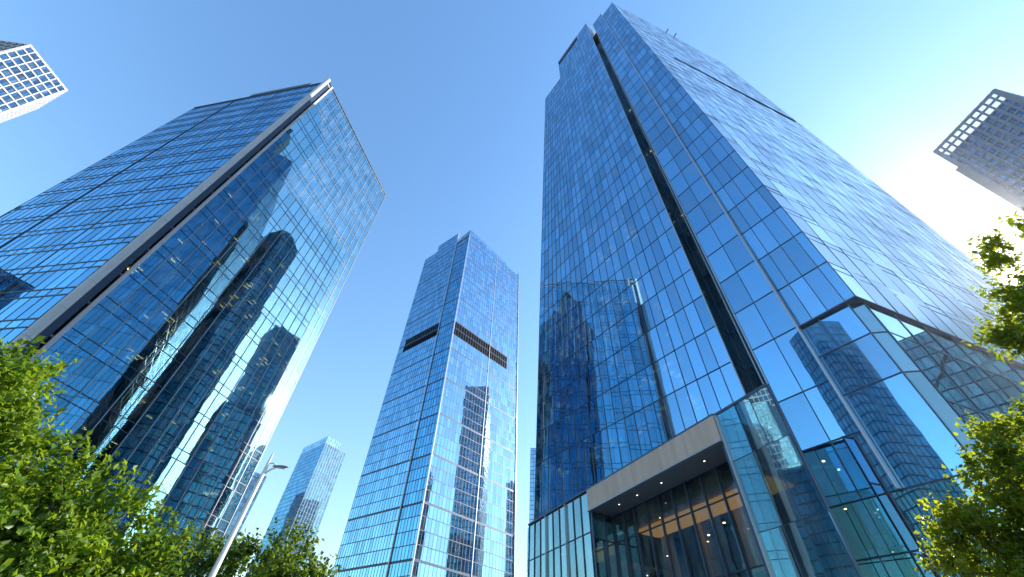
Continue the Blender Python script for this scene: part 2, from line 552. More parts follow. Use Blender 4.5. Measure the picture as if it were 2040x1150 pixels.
# ------------------------------------------------------------------ right tower
def build_right():
    s = 4 / 3
    P = scaler(s)
    T = Tower('glass_tower', (P(14, 40, 0)[0], P(14, 40, 0)[1], 0),
              'tallest blue glass tower, with a dark vertical groove, stone entrance beam and glass lobby')
    R = T.root
    def U(z):                                   # scaled height
        return 1.6 + (z - 1.6) * s
    gz = 1.6 - 1.6 / s                          # unit height of the ground
    ax = nrm(np.array([17.7, -28.3, 0]))
    out = np.array([ax[1], -ax[0], 0.0])
    def F(u, z, off=0.0):                       # point of the front plane, off = metres in front
        p = np.array([5.5, 45.7, 0]) + ax * u
        return P(p[0], p[1], z) + out * off
    lean = lambda z, u0, u1: u0 + (u1 - u0) * z / 150.0
    LEDGE = 22.1
    zs_all = [LEDGE + 3.9 * k for k in range(0, 38)]
    def levels(z0, z1):
        r = [z for z in zs_all if z0 + 0.8 < z < z1 - 0.8]
        return [U(z) for z in [z0] + r + [z1]]
    def face(ua, ub, z0, z1, off, cols, zs=None, la=0.0, lb=0.0, **kw):
        S = patch(F(ua, z0, off), F(ub, z0, off), F(ua + la, z1, off), F(ub + lb, z1, off))
        curtain(T, S, lin(0, 1, cols), zs or levels(z0, z1), **kw)
        return S
    kw = dict(mat='glass_blue', frame='frame_dark', mull='frame_mid', tilt=0.13, mw=0.075, md=0.09, tw=0.11, td=0.09, blinds=0.09)
    # front, left of the groove: stepped parapets
    S1 = patch(F(-2.3, 14.5), F(9.8, 14.5), F(1.9, 144), F(9.8, 144))
    curtain(T, S1, lin(0, 1, 10), levels(14.5, 144), **kw)
    S1b = face(9.8, 19.5, 14.5, 161, 0, 8, **kw)
    S1c = face(19.5, 24.0, 14.5, 163.5, 0, 4, lb=0.5, **kw)
    for ua, ub, z in ((9.8, 19.5, 161),):
        T.add('parapet', 'coping', box_frame((F(ua, z + 1.0) + F(ub, z + 1.0)) / 2, ax, out, np.array([0, 0, 1.]), np.linalg.norm(F(ub, z) - F(ua, z)), 0.6, 2.6 * s), 1)
    # groove: recessed channel with a thin bright bar
    dep = -2.4
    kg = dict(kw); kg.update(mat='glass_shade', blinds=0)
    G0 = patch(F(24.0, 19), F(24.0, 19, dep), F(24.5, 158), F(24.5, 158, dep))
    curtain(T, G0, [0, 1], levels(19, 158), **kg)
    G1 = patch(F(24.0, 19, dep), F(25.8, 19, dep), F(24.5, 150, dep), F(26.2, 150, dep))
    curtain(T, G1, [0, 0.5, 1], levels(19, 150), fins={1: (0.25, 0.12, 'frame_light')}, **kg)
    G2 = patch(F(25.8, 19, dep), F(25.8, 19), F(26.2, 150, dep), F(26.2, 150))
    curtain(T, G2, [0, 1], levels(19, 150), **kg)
    for u0, u1, zt in ((24.0, 24.5, 163.5), (25.8, 26.2, 152)):
        p, q = F(u0, 19, 0.08), F(u1, zt, 0.08)
        T.add('edge_trim', 'frame_light', frame_z((p + q) / 2, q - p, ax, 0.12, 0.14, np.linalg.norm(q - p)), 5)
    # strip between groove and fin, then the strip up to the corner
    kc = dict(kw); kc.update(blinds=0.03, tilt=0.06)
    S2 = face(25.8, 29.35, 10.7, 152, 0, 2, zs=[U(z) for z in (10.7, 14.0, 17.5)] + levels(LEDGE, 152), la=0.4, lb=0.4, **kc)
    S3 = patch(F(29.35, LEDGE, -0.35), F(33.35, LEDGE, -0.35), F(29.9, 149.5, -0.35), F(33.9, 149.5, -0.35))
    curtain(T, S3, [0, .27, .54, .83, 1], levels(LEDGE, 149.5), **kc)
    p, q = F(29.4, 10.7, 0.15), F(29.85, 152, 0.15)
    T.add('vertical_fin', 'frame_light', frame_z((p + q) / 2, q - p, ax, 0.16, 0.7, np.linalg.norm(q - p)), 5)
    S3b = patch(F(29.35, 10.7, -0.35), F(32.7, 10.7, -0.35), F(29.35, LEDGE, -0.35), F(32.7, LEDGE, -0.35))
    curtain(T, S3b, [0, .42, 1], [U(z) for z in (10.7, 16.4, 19.4, LEDGE)], **kc)
    kb = dict(kc); kb.update(mat='glass_lobby', mull='frame_mid')
    kb['mat'] = 'glass_foot'
    S0 = patch(F(25.0, gz), F(32.7, gz), F(25.0, 10.7), F(32.7, 10.7))
    curtain(T, S0, [0, .25, .5, .73, 1], [0.0, U(4.2), U(8.1), U(10.7)], **kb)
    # right face and its chamfered foot
    rC = np.array([62.5, 30.8])
    c0, c1 = np.array([23.2, 17.4]), rC
    rx = nrm(np.array([*(c1 - c0), 0.0]))
    rout = np.array([rx[1], -rx[0], 0.0])
    def G(w, z, off=0.0):
        p = np.array([23.23, 17.42, 0]) + rx * w
        return P(p[0], p[1], z) + rout * off
    SR = patch(F(33.35, LEDGE, -0.35), G(41.5, LEDGE), F(33.9, 149.5, -0.35), G(42.3, 149.5))
    kr = dict(kw); kr.update(mat='glass_side', mull='frame_dark', md=0.05, td=0.06, tilt=0.35, mw=0.15, tw=0.17, blinds=0, double=1.1)
    lv = levels(LEDGE, 149.5)
    curtain(T, SR, lin(0, 1, 20), lv, skip=lambda c, i, j: False, bold=lambda k: 2.2 if k in (19,) else 1.0, **kr)
    zsl = 97.0
    v = (U(zsl) - U(LEDGE)) / (U(149.5) - U(LEDGE))
    a, b = SR(0.17, v), SR(0.96, v)
    T.add('louver_band', 'louver', box_frame((a + b) / 2 + rout * 0.07, nrm(b - a), rout, np.cross(nrm(b - a), rout), np.linalg.norm(b - a), 0.2, 1.5), 5)
    # foot of the right face below the ledge, and the chamfer
    ch0, ch1 = F(32.7, gz, -0.35), F(32.7, LEDGE, -0.35)
    g0, g1 = G(0.9, gz, -0.25), G(0.9, LEDGE, -0.25)
    kz = dict(kc); kz.update(mat='glass_foot', mull='frame_mid', mw=0.09, md=0.10, tw=0.10)
    curtain(T, patch(ch0, g0, ch1, g1), [0, 1], [0.0, U(6), U(10.7), U(16.4), U(19.4), U(LEDGE)], **kz)
    curtain(T, patch(g0, G(41.5, gz, -0.25), g1, G(41.5, LEDGE, -0.25)), lin(0, 1, 14), [0.0, U(6), U(10.7), U(14.5), U(19.4), U(LEDGE)], **kz)
    pts = [F(29.35, LEDGE), F(33.4, LEDGE, 0.1), G(41.5, LEDGE, 0.1), G(41.5, LEDGE, -0.5), G(0.7, LEDGE, -0.5), F(32.5, LEDGE, -0.6), F(29.35, LEDGE, -0.6)]
    prism('corner_ledge', 'frame_mid', [p[:2] for p in pts], U(LEDGE) - 0.12, U(LEDGE) + 0.02, R)
    # left and back faces (seen only in reflections)
    A0, A1 = F(-2.3, 14.5), F(1.9, 144)
    back = rx * 50 * s
    ko = dict(kw); ko.update(visible=False, mat='glass_dark', blinds=0.05)
    lvo = [U(z) for z in [14.5] + zs_all[::1][:32] + [144]]
    lvo = sorted(set([z for z in lvo if z <= U(144)]))
    curtain(T, patch(A0 + back, A0, A1 + back, A1), lin(0, 1, 16), lvo, **ko)
    B0, B1 = G(41.5, gz), G(42.3, 149.5)
    curtain(T, patch(np.array([*B0[:2], 0.]), (A0 + back) * [1, 1, 0], B1, np.array([*(A1 + back)[:2], B1[2]])), lin(0, 1, 14), [0.0] + levels(LEDGE, 149.5)[:-1] + [B1[2]], **ko)
    # the roof levels
    def inner(u, z, d):
        return F(u, z) - out * d
    prism('roof', 'roof', [(F(1.9, 149) - out * .3)[:2], (F(33.7, 149) - out * .8)[:2], (G(42, 149) - rout * .5)[:2], (A1 + back)[:2]], U(143.0), U(143.8), R)
    for ua, ub, z in ((9.8, 19.5, 161), (19.5, 24.4, 163.5), (26.2, 29.9, 152)):
        prism('roof_screen', 'slab', [F(ua, z, -.2)[:2], F(ub, z, -.2)[:2], F(ub, z, -6)[:2], F(ua, z, -6)[:2]], U(143.9), U(z) - 0.3, R)
    prism('roof_screen', 'slab', [F(30, 149, -.6)[:2], F(33.7, 149, -.6)[:2], G(41, 149, -1)[:2], G(41, 149, -5)[:2], F(30, 149, -5)[:2]], U(143.9), U(149.5) - 0.3, R)
    # roof edge furniture: lightning rods and a cleaning cradle arm
    for k, w in enumerate((5, 11, 17, 24, 31, 38)):
        c = G(w, 149.5, -0.3)
        T.add('lightning_rod', 'frame_dark', box_frame(c + np.array([0, 0, .9]), rx, rout, np.array([0, 0, 1.]), .10, .10, 2.0), 5)
    for k in (0, 1):
        c = G(20 + 3 * k, 149.5, 0.4)
        T.add('cradle_arm', 'frame_mid', box_frame(c + np.array([0, 0, .5]), rx, rout, np.array([0, 0, 1.]), .3, 2.6, .35), 5)
    # interior
    def outline(z):
        zz = (z - 1.6) / s + 1.6
        ul = -2.3 + 4.2 * (zz / 144)
        pts = [F(ul, zz, -.2), F(23.9, zz, -.2), F(23.9, zz, dep - .2), F(26, zz, dep - .2), F(26, zz, -.2), F(29.3, zz, -.3), F(32.4, zz, -.8), G(41, zz, -1.5), F(ul, zz) + back * .97]
        return [p[:2] for p in pts]
    floors(T, outline, [U(z) for z in [17.5] + zs_all[:32]], core=0.62)
    ceiling_lamps(T, S1b, [U(z) for z in zs_all[:10]], 70, (0.6, 3.0))
    ceiling_lamps(T, S1, [U(z) for z in zs_all[:7]], 30, (0.6, 3.0))
    ceiling_lamps(T, G1, [U(z) for z in zs_all[:20]], 13, (0.4, 1.5), size=(0.5, 0.12))

    # ---- podium: glass wings, stone beam, recessed entrance
    q0, q1 = np.array([3.85, 48.46]), np.array([15.7, 19.63])
    px = nrm(np.array([*(q1 - q0), 0.0]))
    pout = np.array([px[1], -px[0], 0.0])
    def Q(w, z, off=0.0):                        # off in units
        p = np.array([*q0, 0]) + px * w + pout * off
        return P(p[0], p[1], z)
    kp = dict(mat='glass_lobby', frame='frame_dark', mull='frame_mid', tilt=0.22, mw=0.10, md=0.14, tw=0.12, td=0.10, blinds=0)
    zl = [0.0, U(3.0), U(6.6), U(9.0), U(12.6), U(15.85)]
    curtain(T, patch(Q(0, gz), Q(11.6, gz), Q(0, 15.85), Q(11.6, 15.85)), lin(0, 1, 9), zl, fins={3: (.3, .1, 'frame_light'), 6: (.3, .1, 'frame_light')}, **kp)
    kl = dict(kp); kl['visible'] = True
    curtain(T, patch(Q(0, gz, -9), Q(0, gz), Q(0, 15.85, -9), Q(0, 15.85)), lin(0, 1, 5), zl, **kl)
    curtain(T, patch(Q(27.1, gz), Q(31.1, gz), Q(27.1, 15.85), Q(31.1, 15.85)), [0, .38, .66, 1], [0.0, U(4.5), U(8.95), U(12.8), U(15.85)], fins={0: (.25, .12, 'frame_light')}, **{**kp, 'mw': .06, 'md': .06, 'tw': .07, 'td': .05})
    e0 = np.array([15.7, 19.63]); e1 = e0 + (np.array([19.0, 23.75]) - e0) * 0.2
    curtain(T, patch(P(*e0, gz), P(*e1, gz), P(*e0, 15.85), P(*e1, 15.85)), [0, 1], [0.0, U(4.5), U(8.95), U(12.8), U(15.85)], **{**kp, 'mat': 'glass_sky'})
    # top rail of the podium
    for a, b, rw in ((Q(-.05, 15.95), Q(27.0, 15.95), .5), (Q(27.0, 15.95), Q(31.2, 15.95), .12), (Q(0, 15.95, -9), Q(0, 15.95), .3)):
        x = nrm(b - a)
        T.add('podium_rail', 'frame_mid', box_frame((a + b) / 2, x, np.cross(np.array([0, 0, 1.]), x), np.array([0, 0, 1.]), np.linalg.norm(b - a) - .01, rw, 0.2), 5)
    prism('podium_roof', 'roof', [Q(0.1, 16, -.2)[:2], Q(27.2, 16, -.2)[:2], Q(27.2, 16, -6.2)[:2], F(23, 16, -1)[:2], F(-2, 16, -1)[:2], Q(.1, 16, -8.8)[:2]], U(15.3), U(15.86), R)
    # stone beam in panels with open joints
    core = prism('stone_beam', 'slab', [Q(11.72, 15, 0)[:2], Q(27.0, 15, 0)[:2], Q(27.0, 15, -.5)[:2], Q(11.72, 15, -.5)[:2]], U(14.3), U(15.8), R)
    wj = [11.72, 15.2, 18.6, 21.4, 24.1, 27.0]
    for a, b in zip(wj[:-1], wj[1:]):
        p, q = Q(a, 15.0, 0.12), Q(b, 15.0, 0.12)
        m = box_frame((p + q) / 2, px, pout, np.array([0, 0, 1.]), np.linalg.norm(q - p) - 0.03, 0.3, 1.72 * s)
        o = place('stone_panel', 'stone', m, R)
        o.parent = core
    p, q = Q(11.7, 14.12, 0.16), Q(27.0, 14.12, 0.16)
    T.add('beam_rail', 'frame_light', box_frame((p + q) / 2, px, pout, np.array([0, 0, 1.]), np.linalg.norm(q - p), 0.45, 0.1), 50)
    # soffit
    DEP = 2.35
    prism('soffit', 'soffit', [Q(11.75, 14, .0)[:2], Q(27.0, 14, .0)[:2], Q(27.0, 14, -DEP)[:2], Q(11.75, 14, -DEP)[:2]], U(14.12), U(14.3), R)
    for i, w in enumerate((14.6, 17.0, 19.9, 24.3)):
        c = Q(w, 14.1, -0.95)
        T.add('downlight', 'lamp_white', box_frame(c - np.array([0, 0, 0.0]), px, pout, np.array([0, 0, 1.]), .09, .09, 0.04), 50)
        T.add('downlight_ring', 'frame_light', box_frame(c + np.array([0, 0, 0.012]), px, pout, np.array([0, 0, 1.]), .24, .24, 0.03), 50)
    # recess: side walls and inner glass wall
    ki = dict(kp); ki.update(mat='glass_clear', mull='frame_mid', mw=0.09, md=0.30)
    zi = [0.0, U(4.0), U(8.2), U(12.1), U(14.1)]
    curtain(T, patch(Q(11.75, gz, 0), Q(11.75, gz, -DEP), Q(11.75, 14.1, 0), Q(11.75, 14.1, -DEP)), [0, .55, 1], zi, **{**ki, 'mat': 'glass_lobby'})
    curtain(T, patch(Q(11.75, gz, -DEP), Q(27.0, gz, -DEP), Q(11.75, 14.1, -DEP), Q(27.0, 14.1, -DEP)), lin(0, 1, 10), zi, **ki)
    curtain(T, patch(Q(27.0, gz, -DEP), Q(27.0, gz, 0), Q(27.0, 14.1, -DEP), Q(27.0, 14.1, 0)), [0, .5, 1], zi, **{**ki, 'mat': 'glass_lobby'})
    # lobby rooms behind: back wall, upper floor, warm coved ceiling, columns
    prism('lobby_wall', 'core', [Q(0.4, 5, -8.2)[:2], Q(30.5, 5, -8.2)[:2], Q(30.5, 5, -8.8)[:2], Q(0.4, 5, -8.8)[:2]], 0.02, U(15.2), R)
    prism('lobby_floor', 'slab', [Q(0.4, 5, -.5)[:2], Q(11.3, 5, -.5)[:2], Q(11.3, 5, -8.1)[:2], Q(0.4, 5, -8.1)[:2]], U(6.2), U(6.6), R)
    prism('lobby_floor', 'slab', [Q(0.4, 5, -.5)[:2], Q(11.3, 5, -.5)[:2], Q(11.3, 5, -8.1)[:2], Q(0.4, 5, -8.1)[:2]], U(10.6), U(11.0), R)
    prism('lobby_floor', 'slab', [Q(12, 5, -DEP - .6)[:2], Q(27, 5, -DEP - .6)[:2], Q(27, 5, -8.1)[:2], Q(12, 5, -8.1)[:2]], U(7.6), U(8.1), R)
    prism('lobby_ceiling', 'soffit', [Q(12, 5, -DEP - .3)[:2], Q(27, 5, -DEP - .3)[:2], Q(27, 5, -8.1)[:2], Q(12, 5, -8.1)[:2]], U(13.0), U(13.4), R)
    prism('cove_light', 'lobby_glow', [Q(13, 5, -3.6)[:2], Q(26.5, 5, -3.6)[:2], Q(26.5, 5, -6.0)[:2], Q(13, 5, -6.0)[:2]], U(12.8), U(12.95), R)
    for w in (13.5, 17.5, 21.5, 25.5):
        c = Q(w, 5, -6.5)
        prism('lobby_column', 'stone', [(c + px * a + pout * b)[:2] for a, b in ((-.5, -.5), (.5, -.5), (.5, .5), (-.5, .5))], 0.02, U(13.0), R)
    for _ in range(20):
        c = Q(rnd.uniform(1, 30), rnd.choice([13.35 - .6, 10.45, 6.05]), rnd.uniform(-7.5, -1.2 if rnd.random() < .4 else -3.2))
        T.add('ceiling_lamp', rnd.choice(['lamp_warm', 'lamp_white']), box_frame(c, px, pout, np.array([0, 0, 1.]), .14, .14, .05), 0)
    T.finish(mincut={'glass_pane': 60})

# ------------------------------------------------------------------ left tower
def build_left():
    s = 1.4
    P = scaler(s)
    U = lambda z: 1.6 + (z - 1.6) * s
    gz = 1.6 - 1.6 / s
    T = Tower('glass_tower', (P(-60, 45, 0)[0], P(-60, 45, 0)[1], 0),
              'blue glass tower on the left with a silver tube down its corner and white fins')
    R = T.root
    A = lambda z: P(-81.4 - .3 * z / 100, 39.2 - .5 * z / 100, z)
    B = lambda z: P(-44.9 - 1.3 * z / 100, 32.1 - 1.8 * z / 100, z)
    Cc = lambda z: P(-34.7 - 3.0 * z / 100, 61.2 - 1.8 * z / 100, z)
    D = lambda z: P(-71.2 - 2 * z / 100, 69 - 1 * z / 100, z)
    zs = [gz]
    k = 0
    z = 3.4
    while z < 99.0:
        zs += [z, z + 3.45]
        z += 4.6
    zs = [q for q in zs if q < 99.3] + [100.0]
    Z = [U(q) for q in zs]
    SL = patch(A(gz), B(gz), A(100), B(100))
    SL = subpatch(SL, 0, 0.985)
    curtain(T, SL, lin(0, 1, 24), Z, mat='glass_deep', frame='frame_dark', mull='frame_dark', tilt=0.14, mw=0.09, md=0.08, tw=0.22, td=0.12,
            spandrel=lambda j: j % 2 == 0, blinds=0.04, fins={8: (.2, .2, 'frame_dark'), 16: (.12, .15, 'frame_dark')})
    SRf = patch(B(gz), Cc(gz), B(100), Cc(100))
    SRf = subpatch(SRf, 0.05, 1.0)
    fins = {i: (0.16, 0.08, 'fin') for i in range(0, 19)}
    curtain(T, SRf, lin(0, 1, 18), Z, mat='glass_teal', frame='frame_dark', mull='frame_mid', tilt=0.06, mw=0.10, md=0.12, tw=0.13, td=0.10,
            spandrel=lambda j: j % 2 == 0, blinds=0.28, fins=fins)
    # hidden backs
    for a, b in ((Cc, D), (D, A)):
        curtain(T, patch(a(gz), b(gz), a(100), b(100)), lin(0, 1, 12), Z[::2] + [Z[-1]], visible=False, mat='glass_deep', tilt=0.1)
    # silver tube down the corner, in lengths with open joints
    ang = [2 * math.pi * i / 16 for i in range(16)]
    cut = lin(gz, 100.0, 26)
    for a, b in zip(cut[:-1], cut[1:]):
        p, q = B(a), B(b)
        q = p + (q - p) * 0.992
        off = np.array([0.1, -0.45, 0]) * s
        v, f = [], []
        for e in (p, q):
            v += [e + off + np.array([math.cos(t), math.sin(t), 0]) * 0.46 * s for t in ang]
        n = 16
        f = [(i, (i + 1) % n, n + (i + 1) % n, n + i) for i in range(n)] + [tuple(range(n - 1, -1, -1)), tuple(range(n, 2 * n))]
        mesh_obj('corner_tube', v, f, 'aluminium', R, False)
    # dark reveal and pale edge strip beside the tube
    a, b = B(gz), B(100.3)
    x = nrm((Cc(50) - B(50)) * [1, 1, 0])
    o = np.array([x[1], -x[0], 0])
    T.add('corner_reveal', 'frame_dark', frame_z((a + b) / 2 + x * 0.50 * s - o * 0.25, b - a, x, 0.8 * s, 0.3, np.linalg.norm(b - a)), 5)
    T.add('edge_strip', 'edge_panel', frame_z((a + b) / 2 + x * 1.35 * s + o * 0.1, b - a, x, 0.42 * s, 0.25, np.linalg.norm(b - a)), 5)
    # roof edge and screens
    for a, b, w in ((A(100), B(100), .35), (B(100), Cc(100), .35)):
        x = nrm(b - a)
        T.add('parapet', 'coping', box_frame((a + b) / 2 + np.array([0, 0, .1]), x, np.cross(np.array([0, 0, 1.]), x), np.array([0, 0, 1.]), np.linalg.norm(b - a), w, 0.5), 5)
    a, b = A(100) + (B(100) - A(100)) * .42, A(100) + (B(100) - A(100)) * .86
    x = nrm(b - a)
    T.add('roof_screen', 'coping', box_frame((a + b) / 2 + np.array([0, 0, 1.4]), x, np.cross(np.array([0, 0, 1.]), x), np.array([0, 0, 1.]), np.linalg.norm(b - a), .4, 2.2), 5)
    prism('roof', 'roof', [p(99)[:2] for p in (A, B, Cc, D)], U(98.8), U(99.6), R)
    def outline(z):
        zz = (z - 1.6) / s + 1.6
        return [p(zz)[:2] for p in (A, B, Cc, D)]
    floors(T, outline, [U(3.4 + 4.6 * k + 3.45) for k in range(21)], core=0.55, inset=0.9)
    zl = [U(3.4 + 4.6 * k + 3.45) for k in range(12)]
    ceiling_lamps(T, SRf, zl, 80, (0.8, 6.0), size=(1.1, 0.14))
    T.finish(mincut={'glass_pane': 60})

# ------------------------------------------------------------------ centre tower
def build_center():
    T = Tower('glass_tower', (-25, 160, 0), 'pale blue glass tower in the middle with a dark louvre band across it')
    R = T.root
    A = lambda z: np.array([-53.4 - 4.2 * z / 200, 167.4 - 1.4 * z / 200, z])
    B = lambda z: np.array([-22.5 - 5.3 * z / 200, 141.3 - .8 * z / 200, z])
    Cc = lambda z: np.array([9.4 - 5.8 * z / 200, 171.8 + .3 * z / 200, z])
    D = lambda z: A(z) + Cc(z) - B(z)
    def zsto(top):
        z, r = 4.0, [0.0]
        while z < top - 1.0:
            r.append(z); z += 4.0
        return r + [top]
    # left face: main plane, pale fin, set-back strip to the corner
    SLm = subpatch(patch(A(0), B(0), A(206), B(206)), 0.0, 0.72)
    bandl = lambda c, i, j: 124 < c[2] < 132 and 2 <= i
    kw = dict(frame='frame_dark', mull='frame_mid', tilt=0.18, mw=0.18, md=0.08, tw=0.3, td=0.08, blinds=0.06, bold=lambda k: 2.4 if k % 4 == 0 else 0.9)
    SLlow = subpatch(patch(A(0), B(0), A(201), B(201)), 0.0, 0.28)
    SLhi = subpatch(patch(A(0), B(0), A(207), B(207)), 0.28, 0.72)
    curtain(T, SLlow, lin(0, 1, 8), zsto(201), mat='glass_blue', skip=lambda c, i, j: 124 < c[2] < 132 and i >= 3, **kw)
    curtain(T, SLhi, lin(0, 1, 12), zsto(207), mat='glass_blue', skip=lambda c, i, j: 124 < c[2] < 132, **kw)
    a, b = SLlow(0.36, 128.2 / 201), SLhi(1.0, 128.2 / 207)
    x = nrm(b - a); o = np.array([x[1], -x[0], 0.])
    T.add('louver_band', 'louver', box_frame((a + b) / 2 - o * 0.12, x, o, np.cross(x, o), np.linalg.norm(b - a), 0.3, 7.9), 5)
    SLc = subpatch(patch(A(0), B(0), A(198), B(198)), 0.731, 1.0, off=-0.3)
    curtain(T, SLc, lin(0, 1, 7), zsto(198), mat='glass_deep', **kw)
    fullL = patch(A(0), B(0), A(207.5), B(207.5))
    p, q = fullL(0.727, 0), fullL(0.727, 1)
    T.add('vertical_fin', 'frame_light', frame_z((p + q) / 2 - o * 0.1, q - p, x, 0.4, 0.5, np.linalg.norm(q - p)), 5)
    # right face
    SRf = patch(B(0), Cc(0), B(198), Cc(199))
    kr = dict(kw); kr.update(mull='frame_mid', frame='frame_mid', blinds=0.07, mw=0.14, tilt=0.08)
    curtain(T, SRf, lin(0, 1, 28), zsto(198), mat='glass_sky', skip=lambda c, i, j: 120 < c[2] < 128 and 0 <= i < 23, fins={15: (.25, .3, 'frame_light'), 0: (.4, .45, 'frame_light'), 28: (.4, .4, 'frame_light')}, **kr)
    a, b = SRf(0.0, 124 / 198), SRf(23 / 28, 124 / 198)
    xr = nrm(b - a); orr = np.array([xr[1], -xr[0], 0.])
    for k in range(23):
        for h in (0, 1):
            c = SRf((k + .5) / 28, (122 + 4 * h) / 198)
            T.add('louver_panel', 'louver', box_frame(c - orr * 0.1, xr, orr, np.array([0, 0, 1.]), 1.53, 0.2, 3.93), 20)
    # glass crown on the corner
    a0, a1 = fullL(0.735, 198 / 207.5), fullL(1.0, 198 / 207.5)
    up = np.array([0, 0, 4.0])
    curtain(T, patch(a0 - o, a1 - o * 0, a0 - o + up, a1 + up), lin(0, 1, 6), [198.0, 200.0, 202.0], mat='glass_sky', tilt=0.2, mull='frame_light', frame='frame_mid')
    b0, b1 = SRf(0, 1), SRf(0.3, 1)
    curtain(T, patch(b0, b1, b0 + up, b1 + up * 0.75), lin(0, 1, 8), [198.0, 199.9, 201.8], mat='glass_sky', tilt=0.2, mull='frame_light', frame='frame_mid')
    b2 = SRf(0.72, 1)
    curtain(T, patch(b1, b2, b1 + up * .75, b2 + up * 0.5), lin(0, 1, 11), [198.2, 200.6], mat='glass_sky', tilt=0.2, mull='frame_light', frame='frame_mid')
    for a, b in ((Cc, D), (D, A)):
        curtain(T, patch(a(0), b(0), a(201), b(201)), lin(0, 1, 14), zsto(201)[::2] + [201.0], visible=False, mat='glass_blue', tilt=0.1)
    prism('roof', 'roof', [p(197)[:2] for p in (A, B, Cc, D)], 196.6, 197.2, R)
    floors(T, lambda z: [(p(z) * .985 + np.array([-25, 160, 0]) * .015)[:2] for p in (A, B, Cc, D)], [4.0 * k for k in range(1, 49)], core=0.7, inset=1.8)
    T.finish(mincut={'glass_pane': 20})

# ------------------------------------------------------------------ plain glass towers (far, or known from reflections)
def simple_tower(name, label, corners, H, mat, cols, pitch, frame='frame_dark', mull='frame_mid', step=None, blinds=0.06, vis=True, group=None, cat='skyscraper', lamps=0, cw=0.0):
    c = np.mean(np.array(corners), 0)
    T = Tower(name, (c[0], c[1], 0), label, cat, group)
    n = len(corners)
    z = [0.0]
    while z[-1] + pitch < H - 0.5:
        z.append(z[-1] + pitch)
    z.append(H)
    for i in range(n):
        a, b = corners[i], corners[(i + 1) % n]
        S = patch((*a, 0), (*b, 0), (*a, H), (*b, H))
        L = math.dist(a, b)
        k = max(2, round(L / cols))
        nn = np.array([b[1] - a[1], -(b[0] - a[0])])
        curtain(T, S, lin(0, 1, k), z, mat=mat if isinstance(mat, str) else mat[i % len(mat)], frame=frame, mull=mull, tilt=0.15, mw=0.26, md=0.14, tw=0.42, td=0.12, blinds=blinds, visible=vis)
        if lamps:
            ceiling_lamps(T, S, z[2:-2], lamps)
    prism('roof', 'roof', [tuple(np.array(p) * .99 + c * .01) for p in corners], H - 1.4, H - 0.7, T.root)
    cen = [tuple(np.array(p) * .97 + c * .03) for p in corners]
    floors(T, lambda zz: [np.array(p) for p in cen], z[1:-1], core=0.6, inset=0.3)
    return T

def build_others():
    # small tower behind, with a stepped crown
    a, b, c2 = np.array([-226.3, 460.6]), np.array([-188.0, 425.4]), np.array([-172., 449.])
    d = a + c2 - b
    T = simple_tower('glass_tower', 'small distant blue glass tower with stepped crown, right of the lamp post',
                     [tuple(a), tuple(b), tuple(c2), tuple(d)], 192, ['glass_deep', 'glass_dark'], 3.2, 4.2, mull='fin')
    m = b + (c2 - b) * .62
    m2 = a + (c2 - b) * .62
    S = [(a, b), (b, m), (m, m2)]
    for p, q in S:
        curtain(T, patch((*p, 192), (*q, 192), (*p, 200), (*q, 200)), lin(0, 1, max(3, round(math.dist(p, q) / 3.2))), [192., 196., 200.], mat='glass_sky', mull='frame_light', tilt=.3, mw=.16, tw=.2)
    prism('roof', 'roof', [tuple(p) for p in (a, b, m, m2)], 197.5, 198.2, T.root)
    T.finish(mincut={'glass_pane': 40})
    # slivers beside the big tower
    T = simple_tower('glass_tower', 'sliver of a far blue tower behind the left edge of the tallest tower',
                     [(33, 418.2), (50, 416), (54, 440), (36, 442)], 200, 'glass_sky', 3.4, 4.2)
    T.finish(mincut={'glass_pane': 60})
    T = simple_tower('glass_tower', 'lower far tower showing as a thin strip left of the glass lobby',
                     [(30.0, 396), (44, 394), (46, 410), (32, 412)], 116, 'glass_sky', 3.4, 4.2)
    T.finish(mincut={'glass_pane': 60})
    T = simple_tower('apartment_tower', 'pale far tower half hidden behind the left glass tower beside the lamp post',
                     [(-271, 449), (-252.5, 433), (-243, 444), (-261, 460)], 160, 'window_glass', 3.6, 4.0, frame='white_panel', mull='white_panel')
    T.finish(mincut={'glass_pane': 60})
    # known from their mirror images
    def sq(x, y, w, d, ang):
        ca, sa = math.cos(ang), math.sin(ang)
        return [(x + ca * i * w / 2 - sa * j * d / 2, y + sa * i * w / 2 + ca * j * d / 2) for i, j in ((-1, -1), (1, -1), (1, 1), (-1, 1))]
    ring = lambda r: [(40 + r * math.cos(2 * math.pi * k / 14), 84.5 + r * math.sin(2 * math.pi * k / 14)) for k in range(14)]
    T = simple_tower('round_tower', 'dark round-topped glass tower mirrored in the right face of the left tower', ring(9.0), 172, 'glass_dark', 2.0, 4.0, vis=False, blinds=.1, lamps=5)
    rr = ring(6.0)
    for p, q in zip(rr, rr[1:] + rr[:1]):
        curtain(T, patch((*p, 171.2), (*q, 171.2), (*p, 178), (*q, 178)), [0, .5, 1], [171.2, 174.6, 178.], visible=False, mat='glass_dark')
    prism('roof', 'roof', rr, 177, 177.6, T.root)
    T.finish()
    for nm, lab, x, y, w, d, ang, H, mat, lamps in REFLECTED:
        T = simple_tower(nm, lab, sq(x, y, w, d, ang), H, mat, 2.2, 4.0, vis=False, blinds=0.1, lamps=lamps)
        T.finish()

